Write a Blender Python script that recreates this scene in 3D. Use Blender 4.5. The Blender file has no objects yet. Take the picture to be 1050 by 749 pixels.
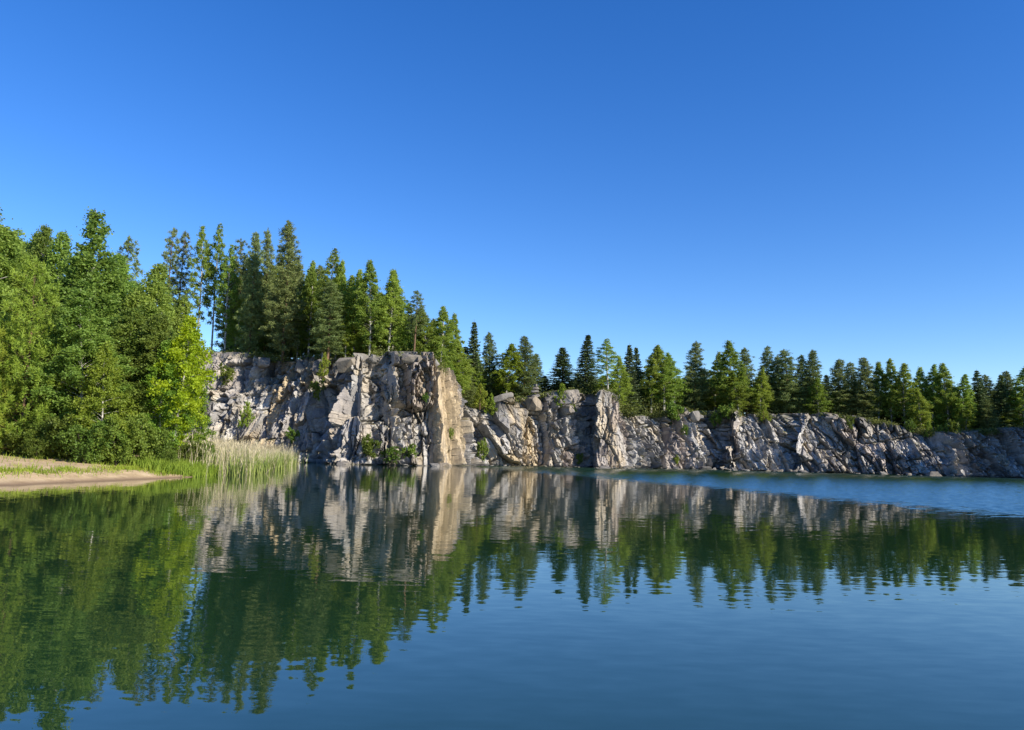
import bpy, math
import numpy as np
from mathutils import Matrix, Vector

scene = bpy.context.scene
COL = scene.collection
R = math.radians

# ------------------------------------------------------------------ camera
CAM_H, F_PX, PITCH, ROLL = 1.7, 790.0, math.atan(92.8 / 790.0), R(1.40)
_F = np.array([0, math.cos(PITCH), math.sin(PITCH)])
_Rv = np.array([1.0, 0, 0]); _U = np.cross(_Rv, _F)
CR = math.cos(ROLL) * _Rv + math.sin(ROLL) * _U
CU = -math.sin(ROLL) * _Rv + math.cos(ROLL) * _U
cam_d = bpy.data.cameras.new('camera'); cam = bpy.data.objects.new('camera', cam_d); COL.objects.link(cam)
cam_d.sensor_width = 36.0; cam_d.lens = 36.0 * F_PX / 1050.0; cam_d.clip_end = 3000; cam_d.clip_start = 0.05
cam.matrix_world = Matrix(((CR[0], CU[0], -_F[0], 0), (CR[1], CU[1], -_F[1], 0), (CR[2], CU[2], -_F[2], CAM_H), (0, 0, 0, 1)))
scene.camera = cam

# ------------------------------------------------------------------ sky + sun
SUN_EL, SUN_AZ = R(29), R(122)          # azimuth clockwise from +Y: right of and behind the viewer
world = bpy.data.worlds.new('World'); scene.world = world; world.use_nodes = True
wn = world.node_tree; bg = wn.nodes['Background']
sky = wn.nodes.new('ShaderNodeTexSky'); sky.sky_type = 'NISHITA'; sky.sun_disc = False
sky.sun_elevation = SUN_EL; sky.sun_rotation = SUN_AZ
sky.air_density = 1.0; sky.dust_density = 0.0; sky.ozone_density = 4.0; sky.altitude = 0
hsv = wn.nodes.new('ShaderNodeHueSaturation'); hsv.inputs['Saturation'].default_value = 1.29; hsv.inputs['Hue'].default_value = 0.514
hsv.inputs['Value'].default_value = 1.0
wn.links.new(sky.outputs[0], hsv.inputs['Color']); wn.links.new(hsv.outputs[0], bg.inputs[0])
bg.inputs[1].default_value = 0.1155
sun_d = bpy.data.lights.new('sun', 'SUN'); sun_d.energy = 5.0; sun_d.angle = R(0.53); sun_d.color = (1.0, 0.90, 0.74)
sun = bpy.data.objects.new('sun', sun_d); COL.objects.link(sun)
to_sun = Vector((math.sin(SUN_AZ) * math.cos(SUN_EL), math.cos(SUN_AZ) * math.cos(SUN_EL), math.sin(SUN_EL)))
sun.rotation_euler = to_sun.to_track_quat('Z', 'Y').to_euler()
sun.location = (40, -40, 60)
scene.view_settings.view_transform = 'Standard'; scene.view_settings.look = 'None'
scene.view_settings.exposure = 0.8; scene.view_settings.gamma = 1.0; scene.view_settings.use_curve_mapping = False
scene.render.engine = 'CYCLES'
cy = scene.cycles
cy.max_bounces = 7; cy.diffuse_bounces = 3; cy.glossy_bounces = 3; cy.transmission_bounces = 4; cy.transparent_max_bounces = 4
cy.use_denoising = True

# ------------------------------------------------------------------ helpers
def at(px, py, D):
    d = _F + (px - 525.0) / F_PX * CR + (374.5 - py) / F_PX * CU
    k = D / d[1]
    return np.array([d[0] * k, D, CAM_H + d[2] * k])

def horizon(px):
    return 467.3 + math.tan(ROLL) * (px - 525.0)

def xw(px, D):
    return at(px, horizon(px) + 8, D)[0]

def mesh_np(name, V, F, mats, mat_idx=None, smooth=False):
    V = np.asarray(V, dtype=np.float32); F = np.asarray(F, dtype=np.int32)
    me = bpy.data.meshes.new(name)
    n = F.shape[1]
    me.vertices.add(len(V)); me.vertices.foreach_set('co', V.ravel())
    me.loops.add(F.size); me.loops.foreach_set('vertex_index', F.ravel())
    me.polygons.add(len(F)); me.polygons.foreach_set('loop_start', np.arange(0, F.size, n, dtype=np.int32))
    me.polygons.foreach_set('loop_total', np.full(len(F), n, dtype=np.int32))
    for m in (mats if isinstance(mats, (list, tuple)) else [mats]): me.materials.append(m)
    if mat_idx is not None: me.polygons.foreach_set('material_index', np.asarray(mat_idx, dtype=np.int32))
    me.polygons.foreach_set('use_smooth', np.full(len(F), smooth, dtype=bool))
    me.update(calc_edges=True); me.validate()
    return me

def link(name, me, parent=None):
    o = bpy.data.objects.new(name, me); COL.objects.link(o)
    if parent is not None: o.parent = parent
    return o

def tag(o, label=None, cat=None, group=None, kind=None):
    if label: o['label'] = label
    if cat: o['category'] = cat
    if group: o['group'] = group
    if kind: o['kind'] = kind
    return o

def norm(a):
    return a / np.maximum(np.linalg.norm(a, axis=-1, keepdims=True), 1e-9)

def rhombs(C, size, asp, rng, bias=(0, 0, 0), flat=0.0, dirs=None):
    n = len(C)
    a = rng.normal(size=(n, 3)) if dirs is None else dirs + rng.normal(size=(n, 3)) * 0.25
    a = norm(a + np.array(bias))
    r = rng.normal(size=(n, 3)); r[:, 2] *= (1 - flat)
    b = norm(np.cross(a, r))
    s = np.broadcast_to(np.asarray(size), (n,))[:, None]
    V = np.stack([C + a * s, C + b * s * asp, C - a * s, C - b * s * asp], 1).reshape(-1, 3)
    F = np.arange(4 * n).reshape(-1, 4)
    return V, F

class Acc:
    def __init__(self): self.V = []; self.F = []; self.M = []; self.n = 0
    def add(self, V, F, m=0):
        if len(V) == 0: return
        self.V.append(V); self.F.append(np.asarray(F) + self.n); self.M.append(np.full(len(F), m)); self.n += len(V)
    def tube(self, P, rad, seg=6, m=0):
        P = np.asarray(P, float); k = len(P)
        T = norm(np.gradient(P, axis=0))
        ref = np.array([1.0, 0.13, 0.0]) if abs(T[0, 2]) > 0.7 else np.array([0, 0.1, 1.0])
        A = norm(np.cross(T, ref)); B = np.cross(T, A)
        th = np.linspace(0, 2 * np.pi, seg, endpoint=False)
        V = P[:, None, :] + np.asarray(rad)[:, None, None] * (np.cos(th)[None, :, None] * A[:, None, :] + np.sin(th)[None, :, None] * B[:, None, :])
        idx = np.arange(k * seg).reshape(k, seg)
        a = idx[:-1]; b = idx[1:]
        F = np.stack([a, np.roll(a, -1, 1), np.roll(b, -1, 1), b], -1).reshape(-1, 4)
        self.add(V.reshape(-1, 3), F, m)
    def mesh(self, name, mats, smooth=False):
        return mesh_np(name, np.concatenate(self.V), np.concatenate(self.F), mats, np.concatenate(self.M), smooth)

def h01(i, j, seed):
    i = np.asarray(i).astype(np.int64); j = np.asarray(j).astype(np.int64)
    x = (i * 374761393 + j * 668265263 + seed * 2147483647 + 1013904223) & 0xFFFFFFFF
    x = ((x ^ (x >> 13)) * 1274126177) & 0xFFFFFFFF
    x = ((x ^ (x >> 15)) * 2246822519) & 0xFFFFFFFF
    x = x ^ (x >> 16)
    return (x & 0xFFFFFF) / float(0x1000000)

def vnoise(x, y, seed):
    i = np.floor(x); j = np.floor(y); u = x - i; v = y - j
    u = u * u * (3 - 2 * u); v = v * v * (3 - 2 * v)
    return (h01(i, j, seed) * (1 - u) * (1 - v) + h01(i + 1, j, seed) * u * (1 - v) + h01(i, j + 1, seed) * (1 - u) * v + h01(i + 1, j + 1, seed) * u * v) * 2 - 1

def fbm(x, y, seed, o=4):
    s = 0; a = 1.0
    for k in range(o):
        s = s + a * vnoise(x * 2 ** k, y * 2 ** k, seed + k); a *= 0.5
    return s

def worley(p, q, seed):
    """nearest jittered cell: ids, offset to its centre, gap to the next cell"""
    i0 = np.floor(p); j0 = np.floor(q)
    b1 = np.full(p.shape, 1e9); b2 = np.full(p.shape, 1e9)
    I = np.zeros(p.shape); J = np.zeros(p.shape); dp = np.zeros(p.shape); dq = np.zeros(p.shape)
    for di in (-1, 0, 1):
        for dj in (-1, 0, 1):
            i = i0 + di; j = j0 + dj
            cx = i + 0.1 + 0.8 * h01(i, j, seed); cyy = j + 0.1 + 0.8 * h01(i, j, seed + 7)
            d = .72 * np.maximum(np.abs(p - cx), np.abs(q - cyy)) + .28 * np.hypot(p - cx, q - cyy) if seed < 10 else np.hypot(p - cx, q - cyy)
            m = d < b1
            b2 = np.where(m, b1, np.minimum(b2, d)); b1 = np.where(m, d, b1)
            I = np.where(m, i, I); J = np.where(m, j, J); dp = np.where(m, p - cx, dp); dq = np.where(m, q - cyy, dq)
    return I, J, dp, dq, b2 - b1

def gsm(a, sig):
    if sig <= 0: return a
    r = int(3 * sig) + 1
    k = np.exp(-0.5 * (np.arange(-r, r + 1) / sig) ** 2); k /= k.sum()
    return np.convolve(np.pad(a, r, mode='edge'), k, mode='valid')

# ------------------------------------------------------------------ materials
def nmat(name):
    m = bpy.data.materials.new(name); m.use_nodes = True
    nt = m.node_tree; p = nt.nodes['Principled BSDF']
    return m, nt, p

def N(nt, t, **kw):
    n = nt.nodes.new(t)
    for k, v in kw.items(): setattr(n, k, v)
    return n

def noise(nt, vec, scale, detail=4, rough=0.55, dist=0.0):
    n = N(nt, 'ShaderNodeTexNoise'); n.inputs['Scale'].default_value = scale; n.inputs['Detail'].default_value = detail
    n.inputs['Roughness'].default_value = rough; n.inputs['Distortion'].default_value = dist
    if vec is not None: nt.links.new(vec, n.inputs['Vector'])
    return n

def ramp(nt, fac, stops):
    r = N(nt, 'ShaderNodeValToRGB'); e = r.color_ramp.elements
    while len(e) < len(stops): e.new(0.5)
    for k, (p, c) in enumerate(stops): e[k].position = p; e[k].color = (*c, 1) if len(c) == 3 else c
    nt.links.new(fac, r.inputs[0]); return r

def mixc(nt, fac, a, b, mode='MIX'):
    m = N(nt, 'ShaderNodeMix', data_type='RGBA', blend_type=mode)
    for sock, v in ((m.inputs[0], fac), (m.inputs[6], a), (m.inputs[7], b)):
        if hasattr(v, 'links'): nt.links.new(v, sock)
        elif isinstance(v, (int, float)): sock.default_value = v
        else: sock.default_value = (*v, 1)
    return m.outputs[2]

def leaf_mat(name, dark, light, transl=0.35, var=0.25, clump=0.7, hue=0.02):
    m, nt, p = nmat(name)
    tc = N(nt, 'ShaderNodeTexCoord'); oi = N(nt, 'ShaderNodeObjectInfo')
    n1 = noise(nt, tc.outputs['Object'], clump, 3); n2 = noise(nt, tc.outputs['Object'], 5.0, 2)
    ad = N(nt, 'ShaderNodeMath', operation='ADD'); nt.links.new(n1.outputs[0], ad.inputs[0]); nt.links.new(n2.outputs[0], ad.inputs[1])
    r = ramp(nt, ad.outputs[0], [(0.0, dark), (1.0, light)])
    mr = N(nt, 'ShaderNodeMapRange'); mr.inputs[1].default_value = 0.72; mr.inputs[2].default_value = 1.28
    nt.links.new(ad.outputs[0], mr.inputs[0]); nt.links.new(mr.outputs[0], r.inputs[0])
    h = N(nt, 'ShaderNodeHueSaturation')
    v = N(nt, 'ShaderNodeMapRange'); v.inputs[3].default_value = 1 - var; v.inputs[4].default_value = 1 + var
    nt.links.new(oi.outputs['Random'], v.inputs[0]); nt.links.new(v.outputs[0], h.inputs['Value'])
    ml = N(nt, 'ShaderNodeMath', operation='MULTIPLY_ADD'); ml.inputs[1].default_value = 7.31; ml.inputs[2].default_value = 0.0
    nt.links.new(oi.outputs['Random'], ml.inputs[0])
    fr = N(nt, 'ShaderNodeMath', operation='FRACT'); nt.links.new(ml.outputs[0], fr.inputs[0])
    hv = N(nt, 'ShaderNodeMapRange'); hv.inputs[3].default_value = 0.5 - hue; hv.inputs[4].default_value = 0.5 + hue
    nt.links.new(fr.outputs[0], hv.inputs[0]); nt.links.new(hv.outputs[0], h.inputs['Hue'])
    nt.links.new(r.outputs[0], h.inputs['Color'])
    nt.links.new(h.outputs[0], p.inputs['Base Color'])
    p.inputs['Roughness'].default_value = 0.55; p.inputs['Specular IOR Level'].default_value = 0.25
    tr = N(nt, 'ShaderNodeBsdfTranslucent')
    h2 = N(nt, 'ShaderNodeHueSaturation'); h2.inputs['Hue'].default_value = 0.485; h2.inputs['Value'].default_value = 1.35; h2.inputs['Saturation'].default_value = 1.05
    nt.links.new(h.outputs[0], h2.inputs['Color']); nt.links.new(h2.outputs[0], tr.inputs['Color'])
    ms = N(nt, 'ShaderNodeMixShader'); ms.inputs[0].default_value = transl
    nt.links.new(p.outputs[0], ms.inputs[1]); nt.links.new(tr.outputs[0], ms.inputs[2])
    nt.links.new(ms.outputs[0], nt.nodes['Material Output'].inputs[0])
    return m

def bark_mat(name, stops, scale=(6, 6, 1.2), rough=0.85):
    m, nt, p = nmat(name)
    tc = N(nt, 'ShaderNodeTexCoord'); mp = N(nt, 'ShaderNodeMapping'); mp.inputs['Scale'].default_value = scale
    nt.links.new(tc.outputs['Object'], mp.inputs[0])
    n = noise(nt, mp.outputs[0], 1.0, 5); r = ramp(nt, n.outputs[0], stops)
    nt.links.new(r.outputs[0], p.inputs['Base Color']); p.inputs['Roughness'].default_value = rough
    return m

M_BIRCH = leaf_mat('birch_leaf', (0.140, 0.215, 0.036), (0.265, 0.360, 0.062), 0.45, 0.20, hue=.014)
M_BIRCHN = leaf_mat('near_birch_leaf', (0.108, 0.182, 0.034), (0.235, 0.322, 0.058), 0.45, 0.24, hue=.012)
M_LIME = leaf_mat('young_birch_leaf', (0.215, 0.30, 0.014), (0.38, 0.445, 0.024), 0.48, 0.05)
M_ASPEN = leaf_mat('aspen_leaf', (0.130, 0.215, 0.024), (0.240, 0.335, 0.042), 0.45, 0.12)
M_SPRUCE = leaf_mat('spruce_needles', (0.052, 0.092, 0.036), (0.115, 0.160, 0.056), 0.2, 0.22, hue=.012)
M_PINE = leaf_mat('pine_needles', (0.108, 0.150, 0.052), (0.210, 0.258, 0.084), 0.25, 0.2, hue=.012)
M_YPINE = leaf_mat('young_pine_needles', (0.140, 0.205, 0.024), (0.290, 0.350, 0.044), 0.25, 0.10)
M_SHRUB = leaf_mat('shrub_leaf', (0.075, 0.130, 0.020), (0.190, 0.260, 0.040), 0.4, 0.30)
M_UNDER = leaf_mat('undergrowth_leaf', (0.08, 0.105, 0.024), (0.18, 0.19, 0.045), 0.25, 0.1)
B_BIRCH = bark_mat('birch_bark', [(0.36, (0.05, 0.045, 0.04)), (0.47, (0.30, 0.29, 0.26)), (0.7, (0.52, 0.50, 0.45))], (3, 3, 5))
B_PINE = bark_mat('pine_bark', [(0.3, (0.05, 0.035, 0.025)), (0.7, (0.20, 0.115, 0.06))])
B_SPRUCE = bark_mat('spruce_bark', [(0.3, (0.035, 0.028, 0.022)), (0.7, (0.11, 0.085, 0.065))])

# rock
def rock_mat(name, use_attr=True):
    m, nt, p = nmat(name)
    tc = N(nt, 'ShaderNodeTexCoord'); geo = N(nt, 'ShaderNodeNewGeometry')
    if use_attr:
        at_ = N(nt, 'ShaderNodeAttribute'); at_.attribute_name = 'tint'; base = at_.outputs['Color']
    else:
        oi = N(nt, 'ShaderNodeObjectInfo')
        base = ramp(nt, oi.outputs['Random'], [(0.0, (0.13, 0.125, 0.12)), (0.6, (0.20, 0.19, 0.175)), (1.0, (0.27, 0.225, 0.165))]).outputs[0]
    n1 = noise(nt, tc.outputs['Object'], 0.9, 8, 0.65, 0.4)
    r1 = ramp(nt, n1.outputs[0], [(0.30, (0.58, 0.58, 0.60)), (0.52, (1.0, 1.0, 1.0)), (0.75, (1.22, 1.18, 1.10))])
    c = mixc(nt, 1.0, base, r1.outputs[0], 'MULTIPLY')
    n2 = noise(nt, tc.outputs['Object'], 7.0, 6, 0.7)
    r2 = ramp(nt, n2.outputs[0], [(0.35, (0.66, 0.66, 0.68)), (0.6, (1.1, 1.1, 1.08))])
    c = mixc(nt, 0.8, c, r2.outputs[0], 'MULTIPLY')
    # vertical water stains
    mp = N(nt, 'ShaderNodeMapping'); mp.inputs['Scale'].default_value = (0.8, 0.8, 0.07); nt.links.new(tc.outputs['Object'], mp.inputs[0])
    n3 = noise(nt, mp.outputs[0], 1.0, 4, 0.6); r3 = ramp(nt, n3.outputs[0], [(0.36, (0.55, 0.56, 0.60)), (0.5, (1, 1, 1))])
    c = mixc(nt, 0.6, c, r3.outputs[0], 'MULTIPLY')
    # soil and lichen on ledges
    sx = N(nt, 'ShaderNodeSeparateXYZ'); nt.links.new(geo.outputs['Normal'], sx.inputs[0])
    n4 = noise(nt, tc.outputs['Object'], 0.5, 5)
    ad = N(nt, 'ShaderNodeMath', operation='MULTIPLY_ADD'); ad.inputs[1].default_value = 1.3; ad.inputs[2].default_value = 0.25
    nt.links.new(n4.outputs[0], ad.inputs[0])
    su = N(nt, 'ShaderNodeMath', operation='SUBTRACT'); nt.links.new(sx.outputs['Z'], su.inputs[0]); nt.links.new(ad.outputs[0], su.inputs[1])
    mr = N(nt, 'ShaderNodeMapRange'); mr.inputs[1].default_value = -0.15; mr.inputs[2].default_value = 0.1; nt.links.new(su.outputs[0], mr.inputs[0])
    n5 = noise(nt, tc.outputs['Object'], 2.0, 4); r5 = ramp(nt, n5.outputs[0], [(0.35, (0.10, 0.075, 0.05)), (0.65, (0.10, 0.115, 0.04))])
    c = mixc(nt, mr.outputs[0], c, r5.outputs[0]) if use_attr else c
    nt.links.new(c, p.inputs['Base Color']); p.inputs['Roughness'].default_value = 0.82; p.inputs['Specular IOR Level'].default_value = 0.3
    bp = N(nt, 'ShaderNodeBump'); bp.inputs['Strength'].default_value = 0.6; bp.inputs['Distance'].default_value = 0.12
    n6 = noise(nt, tc.outputs['Object'], 3.5, 8, 0.7); nt.links.new(n6.outputs[0], bp.inputs['Height']); nt.links.new(bp.outputs[0], p.inputs['Normal'])
    return m
M_ROCK = rock_mat('quarry_rock'); M_BOULDER = rock_mat('boulder_rock', False)

# ------------------------------------------------------------------ cliff plan
def W(px, D): return (xw(px, D), D)
def Ht(px, D, lean, ytop): return at(px, ytop, D + lean)[2]
rows = [  # px, D, ytop, lean, shear, gold, tall-column
    (60, 116, 362, 6, .2, .1), (150, 115.5, 362, 6, .2, .1), (200, 114.5, 363, 7, -.3, .1), (240, 113, 365, 7, -.3, .25), (262, 112.5, 367, 6.5, -.35, .6),
    (290, 111, 368, 6, -.2, .5), (300, 110.5, 369, 5.5, .1, .35), (324, 110, 369, 5, .1, .3), (334, 106.5, 367, 4, .05, .15), (345, 104.2, 366, 3.5, .05, .05), (372, 104, 367, 3.5, .05, .1),
    (384, 105.8, 367, 3.2, .1, .2), (404, 105.4, 366, 3, .1, .25), (412, 107.4, 364, 3, .1, .25), (430, 107.6, 364, 2.6, .15, .35), (447, 107.8, 365, 2.2, .1, .35), (450.5, 108.6, 372, 1.8, .05, .95),
    (465, 113.6, 378, 1.5, .05, 1.0), (468, 114.6, 386, 1.6, .1, .6), (474, 117.5, 394, 1.8, .1, .4), (482, 122.5, 410, 3, .3, .25), (494, 125.5, 420, 6, .85, .05), (510, 126.5, 424, 7, .85, .1), (522, 127, 412, 5, .5, .8),
    (545, 128, 408, 4, .3, .75), (560, 129, 408, 4, .2, .35), (585, 131, 404, 3, .2, .2), (599, 133.0, 403, 2.2, .1, .25), (604.5, 136.0, 403, 1.8, .1, .3), (613, 128.6, 403, 1.2, .1, .45), (636, 129.4, 406, 1.2, .1, .45), (643, 132.2, 412, 2.2, .3, .15), (651, 134.2, 421, 4, .4, .1),
    (660, 136, 428, 6, .45, .05), (676, 137.5, 430, 6, .45, .3), (690, 138.5, 426, 5, .4, .15), (712, 140, 420, 4, .35, .05), (731, 142.3, 424, 4.5, .3, 0), (748, 138.8, 424, 4.5, .35, .1), (775, 139, 428, 5.5, .5, .05),
    (800, 138.8, 428, 5.5, .55, .05), (812, 139.5, 427, 5.5, .55, .05), (818, 137.6, 427, 5.5, .55, .05), (850, 137.2, 426, 5.5, .6, .12), (880, 136, 429, 5.5, .6, .1), (920, 133.8, 438, 6, .6, .05), (960, 131.8, 444, 6, .6, 0), (984, 131, 447, 5.5, .5, 0),
    (990, 132.5, 447, 4, .3, 0), (1050, 133, 442, 4, .2, 0), (1100, 133, 441, 4, .2, 0)]
pts = [(-170, 95), (-110, 108)]; Hs = [13, 14]; Ls = [6, 6]; Ks = [.2, .2]; Gs = [.1, .1]
for r in rows:
    pts.append(W(r[0], r[1])); Hs.append(Ht(r[0], r[1], r[3], r[2])); Ls.append(r[3]); Ks.append(r[4]); Gs.append(r[5])
for (x, y) in ((101, 126), (104, 106), (101, 84), (104, 60), (112, 30), (120, -10)):
    pts.append((x, y)); Hs.append(8.0); Ls.append(4); Ks.append(.2); Gs.append(.1)
pts = np.array(pts); seg = np.hypot(*np.diff(pts, axis=0).T); cs = np.r_[0, np.cumsum(seg)]
s_vis0 = cs[2]; s_vis1 = cs[2 + len(rows) - 1]
sv = np.concatenate([np.arange(0, s_vis0, 0.5), np.arange(s_vis0, s_vis1, 0.105), np.arange(s_vis1, cs[-1], 0.5)])
fine = np.arange(0, cs[-1], 0.125)
def along(vals, sig):
    return np.interp(sv, fine, gsm(np.interp(fine, cs, vals), sig / 0.125))
BX = along(pts[:, 0], 0.35); BY = along(pts[:, 1], 0.35)
HH = along(Hs, 0.7); LL = along(Ls, 1.0); KK = along(Ks, 2.5); GG = along(Gs, 0.8)
nxs = along(pts[:, 0], 1.1); nys = along(pts[:, 1], 1.1)
CXN = np.gradient(along(pts[:, 0], 4.5), sv); CYN = np.gradient(along(pts[:, 1], 4.5), sv); _l = np.hypot(CXN, CYN); CXN, CYN = CYN / _l, -CXN / _l   # back direction of the rim
tx = np.gradient(nxs, sv); ty = np.gradient(nys, sv); tl = np.hypot(tx, ty); NX = ty / tl; NY = -tx / tl

HS = np.interp(sv, fine, gsm(np.interp(fine, cs, Hs), 3.0 / 0.125))
def cliff_query(x, y):
    """nearest cliff sample -> (distance behind the base line, height, lean, index)"""
    x = np.atleast_1d(x).astype(float); y = np.atleast_1d(y).astype(float)
    sub = np.arange(0, len(sv), 4); out = []
    for k in range(0, len(x), 2000):
        dx = x[k:k + 2000, None] - BX[None, sub]; dy = y[k:k + 2000, None] - BY[None, sub]
        i = np.argmin(dx * dx + dy * dy, 1); j = sub[i]; r = np.arange(len(i))
        d = np.hypot(dx[r, i], dy[r, i]); sgn = np.where(dx[r, i] * NX[j] + dy[r, i] * NY[j] < 0, 1, -1)
        out.append(np.stack([d * sgn, HS[j], LL[j], j], 1))
    return np.concatenate(out)

def floor_z(x, y):
    q = cliff_query(x, y)
    b = np.maximum(q[:, 0] - q[:, 2], 0)
    return q[:, 1] - 0.25 + 0.045 * np.minimum(b, 60) + 0.2 * fbm(np.atleast_1d(x) / 5.0, np.atleast_1d(y) / 5.0, 91, 3)

AX = [float(np.interp(q, [r[0] for r in rows], cs[2:2 + len(rows)])) for q in (597, 605, 642, 652)]
SX = [cs[2 + [r[0] for r in rows].index(q)] for q in (447, 450.5, 465, 474)]
CX = [float(np.interp(q, [r[0] for r in rows], cs[2:2 + len(rows)])) for q in (598, 606, 650, 664)]
def build_cliff():
    nW, nC = 150, 48
    f = np.linspace(0, 1, nW)
    back = np.linspace(0, 1, nC + 1)[1:] ** 1.2 * 9.0
    n = len(sv)
    Z = np.concatenate([(-1.2 + f[:, None] * (HH + 1.2)[None, :]), HH[None, :] + 0.06 * back[:, None]])
    zz = np.clip(Z[:nW] / np.maximum(HH, 1)[None, :], 0, 1)
    SB = np.concatenate([LL[None, :] * zz ** 1.15, LL[None, :] + back[:, None]])
    S = np.broadcast_to(sv[None, :], Z.shape)
    CB = np.interp(sv, CX, [1, .25, .25, 1])[None, :]; SB[nW:] = LL[None, :] + back[:, None] * CB
    T = np.concatenate([Z[:nW], HH[None, :] + back[:, None] * 0.8])
    K = np.broadcast_to(KK[None, :], Z.shape)
    P = S + K * T * 0.62 + 0.14 * fbm(S / 3.0, T / 3.0, 11, 3)
    TQ = T * np.interp(sv, SX, [1, .28, .28, 1])[None, :]
    Q = TQ - 0.15 * S * (TQ / np.maximum(T, .01)).clip(.2, 1) + 0.14 * fbm(S / 3.0, T / 3.0, 21, 3)
    disp = np.zeros(Z.shape); joint = np.zeros(Z.shape)
    ids = []
    for (cp, cq, A, gs, gq, crack, cd, seed) in ((5.0, 9.0, 1.15, .22, .12, .05, .7, 1), (2.1, 5.6, .72, .50, .20, .06, .6, 2), (1.0, 1.7, .42, .70, .45, .09, .34, 3), (.48, .75, .18, .75, .55, .10, .12, 4)):
        I, J, dp, dq, gap = worley(P / cp, Q / cq, seed)
        d = (h01(I, J, seed + 40) * 2 - 1) * A + np.select([h01(I, J, seed + 50) < .42, h01(I, J, seed + 50) < .72], [-1.0, 0.15], 1.15) * (.7 + .6 * h01(I, J, seed + 55)) * gs * dp * cp + (h01(I, J, seed + 60) * 2 - 1) * gq * dq * cq
        if seed >= 3: br = np.clip(np.interp(sv, AX[:1] + AX[3:], [.8, 1.1])[None, :] + 1.1 * fbm(S / 4.5, T / 6.5, 15, 2), np.interp(sv, AX[:1] + AX[3:], [.22, .62])[None, :], 1.4); d = d * br; cd = cd * br
        disp += d - cd * np.clip(1 - gap / crack, 0, 1)
        ids.append((h01(I, J, seed + 70), h01(I, J, seed + 80)))
    disp += 0.05 * fbm(S / .35, T / .35, 31, 2)
    amp = np.ones(Z.shape)
    # flatter golden slab on the jutting corner's right flank
    g = np.clip((GG - 0.8) / 0.2, 0, 1)[None, :]
    amp = amp * (1 - 0.72 * g) * np.interp(sv, AX, [1, .5, .5, 1])[None, :]
    disp = disp * amp
    b = np.clip((np.arange(nW + nC) - (nW - 14)) / 26.0, 0, 1)[:, None]
    fade = np.concatenate([np.ones(nW), np.clip(1.15 - back / 9.0, 0, 1)])[:, None]
    up = b; out = 1 - b * 0.85
    SW = np.minimum(SB, LL[None, :]); SR = SB - SW
    X = BX[None, :] - NX[None, :] * SW - CXN[None, :] * SR + NX[None, :] * disp * out
    Y = BY[None, :] - NY[None, :] * SW - CYN[None, :] * SR + NY[None, :] * disp * out
    Zf = Z + np.clip(disp, -.9, .75) * up * 0.8 * fade - 1.0 * (1 - fade) * up + 0.12 * disp * (1 - up)
    V = np.stack([X, Y, Zf], -1).reshape(-1, 3)
    idx = np.arange(Z.size).reshape(Z.shape)
    F = np.stack([idx[:-1, :-1], idx[:-1, 1:], idx[1:, 1:], idx[1:, :-1]], -1).reshape(-1, 4)
    me = mesh_np('quarry_cliff', V, F, M_ROCK)
    # the rock's own colours, block by block, plus a rim darkened below
    r1, r2 = ids[1]; r3, r4 = ids[2]; ra, rb = ids[0]
    grey = np.stack([0.12 + 0.17 * r1 + 0.21 * r3, 0.118 + 0.166 * r1 + 0.202 * r3, 0.118 + 0.16 * r1 + 0.19 * r3], -1)
    pink = np.array([0.30, 0.225, 0.185]); gold = np.array([0.44, 0.35, 0.22]); cream = np.array([0.43, 0.375, 0.295])
    def mx(c, t, w): return c * (1 - w[..., None]) + t * w[..., None]
    col = mx(grey, cream, np.clip((r4 - 0.62) * 3, 0, 1) * 0.8)
    col = mx(col, pink, np.clip((ra - 0.6) * 3, 0, 1) * 0.45)
    gm = np.broadcast_to(GG[None, :], Z.shape)
    col = mx(col, gold, np.clip((gm - 0.75 * r2) * 2.5 + 0.6 * fbm(S / .7, T / 6, 66, 3), 0, 1) * np.clip(gm * 1.6, 0, 1) * 0.9)
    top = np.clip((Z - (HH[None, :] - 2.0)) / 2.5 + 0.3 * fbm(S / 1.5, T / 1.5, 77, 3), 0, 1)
    col = mx(col, np.array([0.105, 0.098, 0.085]), top * 0.75)  # dark rim: soil and moss, with the shade under the trees painted in
    wet = np.clip(1 - (Z - 0.05) / 0.35, 0, 1)
    col = mx(col, np.array([0.10, 0.10, 0.09]), wet * 0.7)
    a = me.attributes.new('tint', 'FLOAT_COLOR', 'POINT')
    a.data.foreach_set('color', np.concatenate([np.clip(col, 0, 1).reshape(-1, 3), np.ones((Z.size, 1))], 1).astype(np.float32).ravel())
    o = link('cliff', me); tag(o, 'long grey and golden fractured quarry cliff rising from the far shore', 'cliff', kind='structure')
    return o
build_cliff()

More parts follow.
